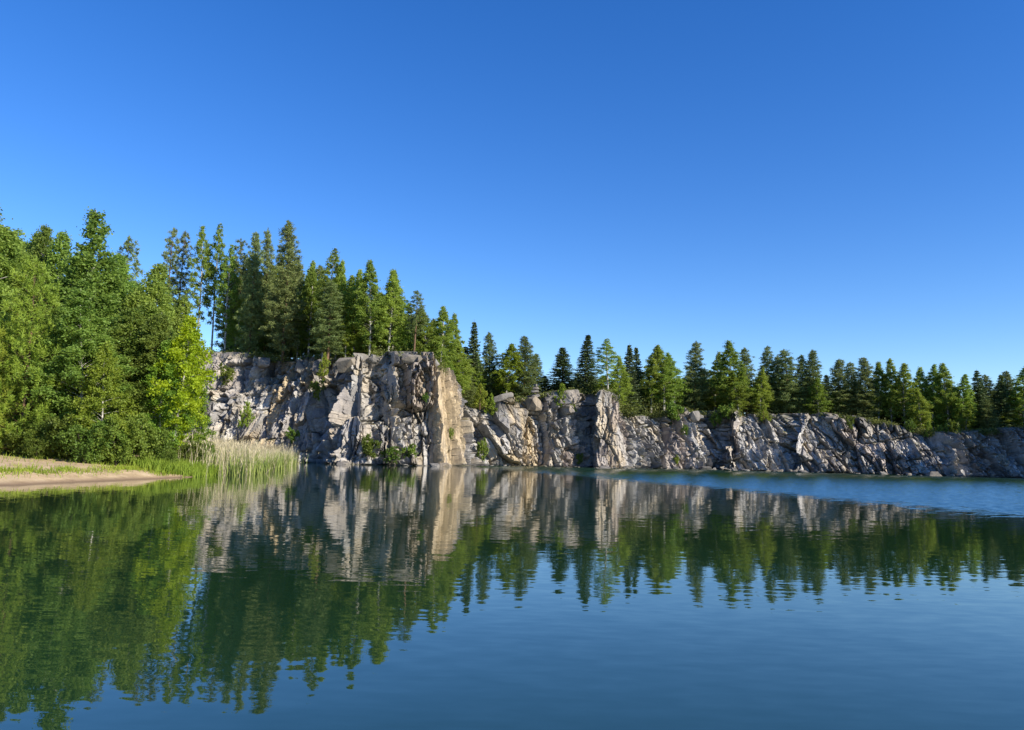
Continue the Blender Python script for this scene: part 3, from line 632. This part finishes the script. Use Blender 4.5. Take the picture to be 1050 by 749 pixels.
# ------------------------------------------------------------------ trees along the cliff edge
G1 = 'trees along the cliff edge'
EDGE = [  # kind, tip px, tip py, metres behind the edge, crown width m, label
    ('tall_pine', 178, 237, 7, 4.2, 'tall bare-trunked pine behind the near birches, leftmost on the cliff top'),
    ('tall_pine', 189, 239, 9, 4.2, 'slim pine just right of the leftmost bare-trunked pine on the cliff'),
    ('airy_birch', 211, 230, 6, 4.6, 'tall airy birch with sky between its branches, above the left cliff'),
    ('airy_birch', 226, 230, 8, 4.4, 'tall pale birch whose thin top rises beside another airy birch'),
    ('airy_birch', 238, 250, 5, 4.0, 'shorter airy birch right of the two tall thin birches'),
    ('tall_pine', 252, 247, 9, 4.0, 'pine with a rounded open top left of a slim dark spruce'),
    ('pine', 263, 240, 4, 4.4, 'slim dark conifer with dense pointed crown above the tan cliff face'),
    ('pine', 279, 237, 8, 3.6, 'slender sparse-topped pine between two dense dark conifers'),
    ('pine', 298, 232, 3, 6.0, 'big dense conical pine, the tallest dark tree on the left cliff'),
    ('birch', 321, 272, 6, 4.4, 'green birch tucked between the tallest dark pine and a feathery birch'),
    ('airy_birch', 337, 251, 5, 4.6, 'feathery tall birch with drooping tip above the split square blocks'),
    ('pine', 340, 290, 3, 5.0, 'broad low pine at the cliff edge above the split square blocks'),
    ('birch', 349, 268, 8, 4.2, 'birch with a narrow bent top right of the feathery tall birch'),
    ('birch', 367, 277, 7, 4.0, 'small-topped birch leaning right before the sharp-pointed birch'),
    ('birch', 383, 269, 4, 5.0, 'sharp-pointed bright birch with pale trunk above the jutting rock'),
    ('birch', 402, 274, 5, 4.6, 'birch with a narrow tall tip, left of a pair above the jutting rock'),
    ('birch', 411, 279, 7, 4.6, 'birch with a blunt tip, right of a pair above the jutting rock'),
    ('tall_pine', 427, 299, 3, 3.6, 'thin sparse brown-trunked pine standing on the jutting rock crown'),
    ('birch', 440, 316, 6, 4.4, 'low rounded birch between the sparse brown pine and a broad birch'),
    ('birch', 453, 312, 5, 5.0, 'broad birch above the golden rock slab'),
    ('birch', 467, 322, 8, 4.6, 'birch on the falling edge right of the golden slab'),
    ('birch', 474, 348, 4, 4.4, 'smaller birch filling the edge below the bluish spruce'),
    ('spruce', 487, 329, 8, 4.6, 'bluish tall spruce rising above birches right of the golden slab'),
    ('pine', 503, 343, 6, 4.2, 'narrow olive pine between the bluish spruce and a bright aspen'),
    ('aspen', 520, 352, 4, 6.0, 'bright green bushy aspen above the tan rock face'),
    ('pine', 538, 346, 5, 4.8, 'loose-branched pine right of the bright bushy aspen'),
    ('pine', 549, 364, 8, 4.0, 'low pine at the edge of the sky gap'),
    ('spruce', 559, 385, 8, 3.6, 'small dark spruce low in the sky gap'),
    ('spruce', 577, 356, 6, 6.4, 'wide dark blue spruce just right of the sky gap'),
    ('spruce', 601, 343, 5, 5.6, 'tallest spruce of the middle, above the dark cleft'),
    ('airy_birch', 624, 348, 4, 4.6, 'bright yellow-green birch on top of the rock pillar'),
    ('birch', 635, 366, 6, 4.2, 'low birch right of the bright one on the pillar'),
    ('spruce', 645, 353, 6, 4.6, 'dark spruce with twin neighbour right of the rock pillar'),
    ('spruce', 654, 356, 8, 4.2, 'slightly shorter dark spruce touching the big birch clump'),
    ('birch', 668, 354, 4, 5.6, 'left birch of the big bright clump right of the pillar'),
    ('birch', 681, 356, 3, 6.4, 'middle birch of the big clump, its leaves hanging over the cliff'),
    ('birch', 692, 361, 5, 5.0, 'right birch of the big bright clump'),
    ('pine', 712, 352, 6, 5.4, 'open blue-green pine alone between two bright birch clumps'),
    ('birch', 732, 360, 6, 4.4, 'yellowish narrow birch left of the tallest broad birch'),
    ('birch', 747, 350, 4, 7.0, 'tallest and broadest birch on the right half of the cliff'),
    ('birch', 757, 380, 2, 5.0, 'lower birch leaning on the broadest birch, close to the edge'),
    ('pine', 765, 358, 7, 4.6, 'pine peeking over the right shoulder of the broadest birch'),
    ('birch', 779, 378, 4, 4.4, 'small grey-green birch below two pine tips'),
    ('pine', 784, 357, 7, 4.6, 'spiky pine with open top in the dense dark stretch'),
    ('pine', 796, 366, 8, 4.2, 'shorter pine between a spiky open pine and a rounded dense pine'),
    ('pine', 808, 360, 5, 6.0, 'wide rounded dense pine in the dark stretch'),
    ('pine', 822, 366, 7, 4.4, 'narrow pine right of the wide rounded dense pine'),
    ('pine', 834, 361, 6, 5.0, 'pine with a tall spiky tip left of a narrow dark gap'),
    ('birch', 839, 388, 4, 4.4, 'lower green birch in front of the spiky-tipped pine'),
    ('pine', 860, 370, 6, 5.6, 'broad pine with bare lower trunks right of the dark gap'),
    ('pine', 873, 373, 8, 4.4, 'pine hidden partly behind broad pine with bare lower trunks'),
    ('pine', 886, 368, 5, 5.6, 'dense dark pine left of a row of lit birches'),
    ('birch', 899, 370, 5, 4.4, 'first lit birch after the dense dark pine'),
    ('birch', 912, 368, 5, 4.6, 'highest birch of the lit row near the right end'),
    ('birch', 926, 373, 4, 5.2, 'round-headed birch of the lit row, right of its highest'),
    ('birch', 938, 376, 6, 5.0, 'birch ending the lit row with a slanted crown'),
    ('birch', 943, 400, 2, 4.4, 'low leafy birch at the edge under the slanted-crown birch'),
    ('birch', 954, 373, 5, 4.8, 'birch with a pointed tip after the slanted crown'),
    ('birch', 970, 373, 5, 5.6, 'broad lit birch, last bright full-height tree before the shadow'),
    ('birch', 984, 384, 4, 4.6, 'lit birch edge standing beside the dark shaded spruces'),
    ('birch', 989, 415, 2, 3.6, 'short lit birch at the cliff edge before the shadow'),
    ('spruce', 1002, 379, 5, 5.0, 'dark slim spruce where the shadowed cliff begins'),
    ('pine', 1013, 386, 7, 4.8, 'shaded pine between two dark spruces at the far right'),
    ('spruce', 1024, 384, 6, 4.6, 'dark spruce with flat tip at the far right'),
    ('pine', 1033, 382, 8, 4.6, 'shaded pine just left of the lit tree at the frame edge'),
    ('birch', 1047, 374, 5, 6.0, 'leafy tree with lit top at the right frame edge'),
    ('pine', 1012, 410, 2, 3.6, 'young grey-green pine at the shadowed cliff edge'),
]
for (k, px, py, off, wd, lb) in EDGE:
    plant(k, px, py, cliffD(px) + off, lb, wd, G1)

# forest behind the first row
DEEP = [('deep conifer seen between trunks behind the left cliff trees', 240, 470, 13, 258), ('deep conifer behind the trees of the middle cliff', 470, 720, 13, 366), ('deep conifer behind the trees of the right cliff', 720, 1080, 13, 372)]
rg = np.random.default_rng(55)
for (lb, p0, p1, b0, _) in DEEP:
    px = p0
    while px < p1:
        ytop = float(np.interp(px, [150, 240, 300, 400, 440, 470, 500, 550, 600, 720, 850, 950, 1090], [262, 262, 258, 290, 325, 345, 366, 398, 376, 374, 382, 388, 394]))
        for rw in range(2):
            D = cliffD(min(px, 1080)) + b0 + rw * 6 + rg.uniform(-2, 2); pj = px + rg.uniform(-4, 4) + rw * 5
            if 551 < pj < 566: continue
            plant(['spruce', 'pine', 'birch', 'birch', 'pine'][int(rg.integers(5))], pj, ytop + rg.uniform(2, 22) + rw * 4, D, lb, rg.uniform(4.6, 6.2), lb.replace('deep conifer', 'deep forest trees'))
        px += rg.uniform(8.5, 12)
px = 244
while px < 1075:
    ytop = float(np.interp(px, [240, 300, 400, 440, 470, 500, 545, 550, 600, 720, 850, 950, 1090], [285, 285, 310, 340, 362, 378, 388, 398, 386, 384, 392, 398, 402]))
    if not 552 < px < 566: plant(['birch', 'pine', 'birch', 'aspen'][int(rg.integers(4))], px, ytop + rg.uniform(0, 26), cliffD(px) + rg.uniform(6, 11), 'half-hidden tree filling a gap just behind the cliff-edge row', rg.uniform(4.4, 6), 'half-hidden trees behind the cliff-edge row')
    px += rg.uniform(9, 15)
for o in list(COL.objects):
    if str(o.get('label', '')).startswith('deep conifer'): o['label'] = o['label'].replace('deep conifer', 'deep forest tree')

# wooded right shore outside the frame: its trees throw the shade on the right end of the cliff
_cr = np.random.default_rng(5)
for (x, y, h) in [(.70 * yy + 9 + k * 4.5 + _cr.uniform(-1, 1), yy + _cr.uniform(-1, 1), _cr.uniform(14, 16) + 2.5 * k) for yy in np.arange(86, 134, 4.0) for k in range(3)]:
    if x < 97: continue
    place('spruce', (x + 3, y, float(floor_z(x + 3, y)[0]) - .3), h, 7.0, 'tall spruce on the wooded right shore beyond the shadowed cliff', 'spruces on the right shore')

# ------------------------------------------------------------------ saplings and shrubs on the cliff
G2 = 'saplings and shrubs on the cliff'
def cliff_shrub(kind, px, pbase, hpx, wd, label, d_off):
    D = cliffD(px) + d_off
    b = at(px, pbase, D); t = at(px, pbase - hpx, D)
    return place(kind, (b[0], b[1], b[2] - .1), t[2] - b[2], wd, label, G2)
CS = [('shrub', 231, 396, 24, 3.0, 'leafy shrub on the ledge at the upper left of the cliff', -2.6),
      ('young_pine', 252, 442, 30, 2.8, 'green young pine on the left rock face above the reeds', -6.0),
      ('shrub', 325, 412, 26, 2.4, 'shrub growing in the crack beside the jutting rock', -3.6),
      ('shrub', 300, 455, 18, 2.2, 'pale shrub at the foot of the left cliff by the reeds', -6.0),
      ('young_pine', 331, 388, 26, 2.0, 'small dark pine in the notch between the square blocks and jutting rock', -.6),
      ('shrub', 377, 474, 30, 3.4, 'tall yellowish bush at the waterline under the jutting rock', -4.4),
      ('shrub', 402, 475, 18, 3.2, 'low green bush at the waterline in the middle of three', -4.2),
      ('shrub', 420, 474, 20, 2.8, 'round dark green bush at the waterline nearest the golden slab', -3.8),
      ('shrub', 436, 414, 12, 1.2, 'tiny shrub in a joint of the jutting rock', -2.2),
      ('shrub', 462, 452, 14, 1.2, 'tiny shrub clinging to the golden slab foot', -1.4),
      ('shrub', 495, 474, 26, 2.6, 'pale bush at the waterline right of the golden slab', -6.5),
      ('young_pine', 492, 420, 26, 3.2, 'young pine on the sloping ledge below the bluish spruce', -1.5),
      ('young_pine', 503, 428, 24, 2.8, 'second young pine farther down the sloping ledge', -1.8),
      ('shrub', 512, 432, 18, 3.2, 'brownish shrub where the sloping ledge meets the tan face', -2.6),
      ('young_pine', 575, 420, 26, 3.4, 'young pine on the edge right of the leaning boulder', -1.0),
      ('young_pine', 586, 424, 16, 2.0, 'stubby little pine beside the young pine near the cleft', -1.4),
      ('shrub', 594, 478, 14, 1.6, 'yellow-green bush at the waterline left of the dark cleft', -2.3),
      ('shrub', 694, 478, 12, 1.5, 'yellowish bush at the waterline below the big birch clump', -5.0),
      ('shrub', 690, 436, 26, 4.2, 'hanging shrub spilling over the edge under the big birch clump', -1.4),
      ('shrub', 702, 448, 14, 1.8, 'small pale shrub on the rock right of the hanging shrub', -2.6),
      ('shrub', 733, 438, 16, 3.0, 'green shrub above the dark shaded face', -1.0),
      ('shrub', 745, 430, 18, 3.4, 'dense shrub at the foot of the broadest birch', -.4),
      ('young_pine', 783, 434, 24, 2.4, 'narrow young pine at the edge over diagonal ribs of rock', -1.2),
      ('shrub', 872, 442, 16, 1.8, 'small shrub on the ribbed rock below the broad pine', -2.6),
      ('young_pine', 953, 450, 18, 1.8, 'little pine on rock rim below the slanted-crown birch', -1.4),
      ('shrub', 934, 446, 18, 2.6, 'shrub on the rim left of the little pine', -1.0),
      ('shrub', 966, 452, 18, 2.4, 'shrub at the rim under the last broad lit birch', -1.6),
      ('shrub', 978, 452, 22, 3.0, 'leafy shrub near the start of the shadowed cliff', -1.2)]
for c in CS: cliff_shrub(*c)

# ------------------------------------------------------------------ near wood on the left bank
G3 = 'trees of the near wood on the left bank'
NEAR = [
    ('near_airy', 7, 203, 50, 6.6, 'tall birch at the left frame edge, top above its neighbours'),
    ('near_birch', -16, 225, 47, 5.6, 'birch cut by the left frame edge beside the beach'),
    ('near_birch', 21, 238, 56, 6.0, 'birch top seen just right of the tall frame-edge birch'),
    ('near_birch', 36, 232, 60, 4.4, 'narrow dense birch top straight above the bushy pine'),
    ('near_birch', 50, 240, 62, 5.0, 'birch top behind the right shoulder of the bushy pine'),
    ('near_birch', 66, 239, 58, 4.8, 'birch with blunt top left of the tall loose birch'),
    ('near_airy', 95, 220, 53, 5.6, 'tall loose birch with forked airy top in the near wood'),
    ('near_birch', 114, 256, 57, 6.0, 'birch in the dip right of the tall loose birch'),
    ('tall_pine', 130, 247, 80, 4.6, 'distant slim pine tip rising over the near wood'),
    ('near_birch', 150, 270, 56, 5.2, 'rounded birch right of the slim pine tip'),
    ('near_birch', 162, 284, 52, 4.8, 'birch on the falling right shoulder of the near wood'),
    ('near_pine', 40, 268, 44, 6.4, 'bushy bright pine with upright candles in front of the near wood'),
    ('near_pine', -8, 330, 43, 4.4, 'smaller bushy pine low at the left frame edge'),
    ('near_birch', 96, 300, 45, 4.6, 'front birch with yellowish leaves right of the bushy pine'),
    ('near_birch', 74, 310, 48, 4.4, 'birch squeezed between bushy pine and yellowish front birch'),
    ('near_birch', 128, 312, 47, 5.0, 'full green front birch in the middle of the near wood'),
    ('near_birch', 158, 322, 48, 4.6, 'front birch left of the lime-yellow young birch'),
    ('near_birch', 176, 300, 54, 4.0, 'birch rising just behind the lime-yellow young birch'),
    ('near_lime', 187, 322, 47, 4.6, 'lime-yellow young birch with a white trunk beside the reeds'),
    ('near_aspen', 172, 348, 46.5, 4.0, 'fresh green young birch leaning on the lime-yellow one from the left'),
    ('near_aspen', 112, 352, 43.5, 3.8, 'fresh light green young birch in front of the yellowish front birch and the full one'),
    ('near_aspen', 200, 378, 50.5, 3.0, 'low fresh green birch right of the white trunk, last before the reeds'),
    ('near_spruce', 8, 290, 58, 5.0, 'dark spruce deep in the wood behind the bushy pine'),
]
for (k, px, py, D, wd, lb) in NEAR:
    plant(k, px, py, D, lb, wd, G3, zf=bank_z, lean=(.05 if k == 'near_lime' else 0), leandir=0.3)
rg = np.random.default_rng(21)
for k in range(12):
    px = -30 + k * 18; plant('near_birch', px + rg.uniform(-5, 5), np.interp(px, [0, 120, 200], [240, 262, 325]) + rg.uniform(0, 25), 66 + rg.uniform(0, 6), 'birch deep inside the near wood, mostly hidden by front trees', 5.0, 'birches deep in the near wood', zf=bank_z)
G4 = 'bushes at the foot of the near wood'
BUSH = [(-6, 425, 44.5, 3.4, 'bush under the frame-edge pine behind the sand'), (14, 428, 44.2, 3.2, 'dark bush behind the sand, left foot of the bushy pine'), (33, 438, 43, 3.0, 'low bush in front of the bushy pine trunk'), (40, 448, 42.2, 2.0, 'small light green bush poking out at sand edge below the bushy pine'),
        (55, 430, 43, 3.2, 'bush at the right foot of the bushy pine'), (74, 424, 43, 3.4, 'taller bush under the gap right of the bushy pine'), (90, 432, 42.5, 3.2, 'bush at the foot of the yellowish front birch'), (106, 426, 43.4, 3.4, 'bush between the yellowish birch and the full green birch'),
        (123, 432, 43.6, 3.2, 'bush under the full green front birch'), (138, 426, 44.6, 3.4, 'bush right of the full green front birch'), (152, 436, 45.4, 3.0, 'bush left of the white trunk'), (166, 452, 46.4, 2.4, 'bush touching the white trunk base from the left'),
        (193, 452, 49.6, 2.4, 'airy pale bush under the lime-yellow crown'), (205, 452, 51.5, 2.6, 'last bush of the wood, next to the reeds'), (172, 463, 45.8, 1.6, 'small bush in front of the white trunk above the grass')]
for (px, py, D, wd, lb) in BUSH:
    plant('near_shrub', px, py, D, lb, wd, G4, zf=bank_z)

# ------------------------------------------------------------------ boulders
def boulder_mesh(seed, sx, sy, sz):
    import bmesh
    rng = np.random.default_rng(seed); bm = bmesh.new()
    p = norm(rng.normal(size=(15, 3))) * rng.uniform(.7, 1.1, (15, 1)); p = np.sign(p) * np.abs(p) ** .6
    for q in p: bm.verts.new((q[0] * sx, q[1] * sy, q[2] * sz))
    r = bmesh.ops.convex_hull(bm, input=bm.verts)
    bmesh.ops.delete(bm, geom=[e for e in r['geom_interior'] if isinstance(e, bmesh.types.BMVert)], context='VERTS')
    bmesh.ops.bevel(bm, geom=list(bm.edges), offset=.025 * sx, segments=1, affect='EDGES', profile=.6)
    me = bpy.data.meshes.new('boulder'); bm.to_mesh(me); bm.free(); me.materials.append(M_BOULDER); return me
G5 = 'boulders on the cliff rim'
BO = [(516, 409, .3, (3.0, 2.2, 1.6), 'pinkish grey boulder below the bright bushy aspen', -.3), (565, 411, 0, (2.3, 2.0, 1.5), 'grey leaning boulder left of the young pine', .35), (548, 414, -.6, (2.2, 2.0, 1.9), 'dark grey boulder under the little stone stack', .1),
      (592, 406, .6, (2.6, 2.0, 1.3), 'flat pale boulder on the rim left of the dark cleft', 0), (270, 371, -.6, (1.5, 1.6, 1.4), 'tan cornered boulder on the left cliff rim under the big pine', .1), (310, 377, -1.2, (1.3, 1.5, 2.0), 'left of two upright tan blocks on the rim', 0),
      (328, 377, -1.2, (1.1, 1.5, 2.0), 'right of two upright tan blocks on the rim', .05), (356, 374, -.5, (2.4, 1.8, 1.6), 'broad grey boulder above the jutting rock, left end', .1), (424, 369, -.8, (2.6, 2.2, 1.3), 'dark slab boulder crowning the jutting rock', -.15), (441, 372, -.8, (1.9, 1.8, 1.4), 'grey boulder at the right corner of the jutting rock crown', .2), (853, 430, -1.0, (2.0, 1.6, 1.0), 'pale boulder on rim right of dark gap', .1), (712, 427, -1.0, (1.8, 1.5, 1.6), 'pale square boulder on the rim under the lone open pine', 0)]
for k, (px, py, off, sz, lb, tilt) in enumerate(BO):
    o = link('boulder', boulder_mesh(900 + k, *[s * .72 for s in sz])); p = at(px, py, cliffD(px) + off); o.location = p; o.rotation_euler = (0, tilt, k * .4)
    tag(o, lb, 'boulder', G5)
# the small stack of stones on the rim
p = at(549, 405, cliffD(549) - .4)
ca = bpy.data.objects.new('stone_stack', None); COL.objects.link(ca); ca.location = p
tag(ca, 'little stack of dark stones standing on the rim beside the sky gap', 'cairn')
zc = -.5
for k, (a, b) in enumerate(((.95, .38), (.75, .33), (.6, .3), (.42, .28))):
    o = link('stone', boulder_mesh(950 + k, a, a * .9, b), ca); zc += b; o.location = (.06 * (-1) ** k, 0, zc); zc += b * .85
G6 = 'rocks at the waterline'
WR = [(455, 6, 1.0, 'flat rock at the water under the golden slab'), (446, 6.5, .8, 'small dark rock at the water left of the golden slab'), (620, 4, .9, 'low rock at the foot of the rock pillar'), (724, 6.5, 1.2, 'rounded rock mound at the water below the shaded face'), (958, 8, 1.3, 'big pale rock at the water near the shadow edge'), (905, 8, .9, 'rock at the waterline under the highest lit birch'), (352, 5, .9, 'dark rock at the waterline left of the three bushes')]
for k, (px, dd, s, lb) in enumerate(WR):
    o = link('shore_rock', boulder_mesh(970 + k, s * 1.1, s * .8, s * .5)); D = cliffD(px) - dd; o.location = (xw(px, D), D, .1 * s); tag(o, lb, 'rock', G6)

_sr = np.random.default_rng(31)
for k in range(34):
    px = _sr.uniform(485, 985); q = [r for r in rows if r[0] <= px][-1]; D = float(np.interp(px, [r[0] for r in rows], [r[1] for r in rows])) - _sr.uniform(.3, 1.6); sz = _sr.uniform(.3, .8)
    o = link('shore_stone', boulder_mesh(1100 + k, sz * _sr.uniform(.8, 1.6), sz, sz * .6)); o.location = (xw(px, D), D, _sr.uniform(-.1, .12)); o.rotation_euler = (_sr.uniform(-.3, .3), _sr.uniform(-.3, .3), _sr.uniform(0, 6))
    tag(o, 'small half-sunk stone at the foot of the long right cliff', 'stone', 'half-sunk stones along the cliff foot')

# ------------------------------------------------------------------ reeds, grass, undergrowth
def flat_leaf_mat(name, stops, scale=1.5, transl=.3):
    m, nt, p = nmat(name); tc = N(nt, 'ShaderNodeTexCoord'); n = noise(nt, tc.outputs['Object'], scale, 4, .7); r = ramp(nt, n.outputs[0], stops)
    nt.links.new(r.outputs[0], p.inputs['Base Color']); p.inputs['Roughness'].default_value = .6; p.inputs['Specular IOR Level'].default_value = .2
    tr = N(nt, 'ShaderNodeBsdfTranslucent'); nt.links.new(r.outputs[0], tr.inputs[0]); ms = N(nt, 'ShaderNodeMixShader'); ms.inputs[0].default_value = transl
    nt.links.new(p.outputs[0], ms.inputs[1]); nt.links.new(tr.outputs[0], ms.inputs[2]); nt.links.new(ms.outputs[0], nt.nodes['Material Output'].inputs[0]); return m
M_REEDT = flat_leaf_mat('dry_reed', [(.3, (.38, .33, .20)), (.7, (.66, .59, .41))], 3)
M_REEDG = flat_leaf_mat('green_reed', [(.3, (.13, .19, .045)), (.7, (.30, .35, .09))], 2)
M_GRASS = flat_leaf_mat('shore_grass', [(.3, (.15, .22, .02)), (.55, (.26, .33, .035)), (.75, (.40, .38, .12))], .8, .35)
M_LGRASS = flat_leaf_mat('lush_grass', [(.3, (.15, .24, .025)), (.7, (.29, .38, .05))], 1.5, .4)

def blades(base, h, w, lean, rng):
    n = len(base); a = rng.uniform(0, 6.283, n); wd = np.stack([np.cos(a), np.sin(a), np.zeros(n)], 1) * np.asarray(w).reshape(-1, 1)
    ld = rng.normal(size=(n, 3)) * lean; ld[:, 2] = 0; hh = np.asarray(h).reshape(-1, 1)
    mid = base + np.array([0, 0, .55]) * hh + ld * hh * .35; tip = base + np.array([0, 0, 1.0]) * hh * (1 - .25 * np.minimum(np.linalg.norm(ld, axis=1, keepdims=True), 1)) + ld * hh
    V = np.stack([base - wd, base + wd, mid + wd * .8, mid - wd * .8, tip + wd * .1, tip - wd * .1], 1).reshape(-1, 3)
    k = np.arange(n)[:, None] * 6
    F = np.concatenate([k + [0, 1, 2, 3], k + [3, 2, 4, 5]]); return V, F, tip

rng = np.random.default_rng(77)
reed = Acc()
tl_ = rng.uniform(0, 1, 9500) ** .75
ex = np.interp(tl_, [0, .12, .3, .6, 1], [-17.4, -18.0, -19.6, -22.8, -26.3]); ey = np.interp(tl_, [0, .12, .3, .6, 1], [48.5, 52, 60, 76, 97])
wdt = np.interp(tl_, [0, .2, 1], [2.5, 5.5, 8.0]); off = rng.uniform(0, 1, len(tl_)) ** 1.3 * wdt
off = off + .7 * vnoise(tl_ * 14, tl_ * 0, 3)
bx = ex - off; by = ey + rng.normal(size=len(tl_)) * .8
bz = np.maximum(bank_z(bx, by), -.35)
cl = vnoise(bx / 1.6, by / 1.6, 41) + .6 * vnoise(bx / .6, by / .6, 42)
keep = cl > -.5; bx, by, bz, tl_, off, cl = [q[keep] for q in (bx, by, bz, tl_, off, cl)]
base = np.stack([bx, by, bz - .1], 1); dry = rng.uniform(size=len(bx)) < np.clip(.30 + .09 * off + .15 * (tl_ < .5), 0, .68)
hgt = np.where(dry, rng.uniform(1.3, 3.0, len(bx)), rng.uniform(0.9, 2.3, len(bx))) * (1 + .15 * cl) * np.interp(tl_, [0, .1, .4, 1], [.7, 1.0, 1.0, .95])
V, F, tip = blades(base[dry], hgt[dry], np.full(dry.sum(), .016), np.where(rng.uniform(size=(dry.sum(), 1)) < .12, .5, .11), rng); reed.add(V, F, 0)
sel = rng.uniform(size=len(tip)) < .55; pv, pf = rhombs(tip[sel], .15, .17, rng, bias=(0.5, 0, 3.0)); reed.add(pv, pf, 0)
V, F, _ = blades(base[~dry], hgt[~dry], np.full((~dry).sum(), .026), .14, rng); reed.add(V, F, 1)
tag(link('reeds', reed.mesh('reeds', [M_REEDT, M_REEDG])), 'bed of pale dry and green reeds between the near wood and the cliff', 'reeds', kind='stuff')
# cattail leaves standing at the front of the reeds, in separate clumps
for k, (px, D, lb) in enumerate(((243, 49.5, 'dark green cattail clump in the water, nearest the lush grass'), (262, 54, 'dark green cattail clump in the water in front of the reed bed'), (287, 66, 'slim cattail clump at the right front of the reed bed'), (274, 59, 'short cattail clump between two taller ones before the reeds'))):
    x = xw(px, D); n = 46; b = np.stack([rng.normal(0, .28, n), rng.normal(0, .28, n), np.full(n, -.1)], 1)
    V, F, _ = blades(b, rng.uniform(.8, 1.6, n), np.full(n, .03), .16, rng); a = Acc(); a.add(V, F)
    o = link('cattail_clump', a.mesh('cattail_clump', M_REEDG)); o.location = (x, D, 0); tag(o, lb, 'cattails', 'cattail clumps before the reeds')
# grass on the bank
n = 150000; gx = rng.uniform(-36, -16, n); gy = rng.uniform(26, 54, n); d = shore_d(gx, gy)
pat = fbm(gx / 2.2, gy / 2.2, 15, 3)
band = 1.5 * np.exp(-((d - 2.3 - .35 * pat) / .5) ** 2) * np.clip((gy - 29) / 5, .35, 1) + np.clip((gy - 42) / 5, 0, 1) * (d > .4) + .03 * (d > 1)
k = (d > .25) & (rng.uniform(size=n) < band * np.clip(.55 + .7 * pat, 0, 1)) & ((d < 9))
gx, gy = gx[k], gy[k]; gb = np.stack([gx, gy, bank_z(gx, gy) - .02], 1)
V, F, _ = blades(gb, rng.uniform(.10, .30, len(gx)), np.full(len(gx), .016), .35, rng); a = Acc(); a.add(V, F)
tag(link('grass', a.mesh('grass', M_GRASS)), 'thin sunlit grass strip along the sandy bank', 'grass', kind='stuff')
n = 9000; t = rng.uniform(0, 1, n); gx = np.interp(t, [0, .5, 1], [-20.4, -19.6, -19.6]) + rng.normal(0, .75, n); gy = np.interp(t, [0, 1], [44.5, 53.5]) + rng.normal(0, .5, n)
d = shore_d(gx, gy); k = (d > -.5) & (d < 3.2); gx, gy = gx[k], gy[k]; gb = np.stack([gx, gy, np.maximum(bank_z(gx, gy), -.1) - .02], 1)
V, F, _ = blades(gb, rng.uniform(.35, .85, len(gx)), np.full(len(gx), .02), .3, rng); a = Acc(); a.add(V, F)
tag(link('lush_grass', a.mesh('lush_grass', M_LGRASS)), 'tall lime green grass at the tip of the bank beside the reeds', 'grass', kind='stuff')
# low undergrowth on the rim
i = rng.integers(int(np.searchsorted(sv, s_vis0)), int(np.searchsorted(sv, s_vis1)), 7000); bk = LL[i] + rng.uniform(-.9, 1, len(i)) ** 1 * 1.0 + np.where(rng.uniform(size=len(i)) < .5, rng.uniform(0, 26, len(i)), 0) + .6
cx = BX[i] - NX[i] * LL[i] - CXN[i] * (bk - LL[i]); cyy = BY[i] - NY[i] * LL[i] - CYN[i] * (bk - LL[i]); tall = np.clip((bk - LL[i]) / 3.5, .35, 4)
k = fbm(cx / 4, cyy / 4, 61, 2) > -.15; cx, cyy, tall = cx[k], cyy[k], tall[k]; cz = floor_z(cx, cyy) + .1 + .4 * tall
C = np.repeat(np.stack([cx, cyy, cz], 1), 26, 0); tl2 = np.repeat(tall, 26)[:, None]; C = C + rng.normal(size=C.shape) * np.array([.55, .55, .42]) * (.6 + .4 * tl2)
V, F = rhombs(C, .11 * rng.uniform(.6, 1.4, len(C)), .6, rng); a = Acc(); a.add(V, F)
tag(link('undergrowth', a.mesh('undergrowth', M_UNDER)), 'low scrub and saplings along the cliff rim under the trees', 'undergrowth', kind='stuff')
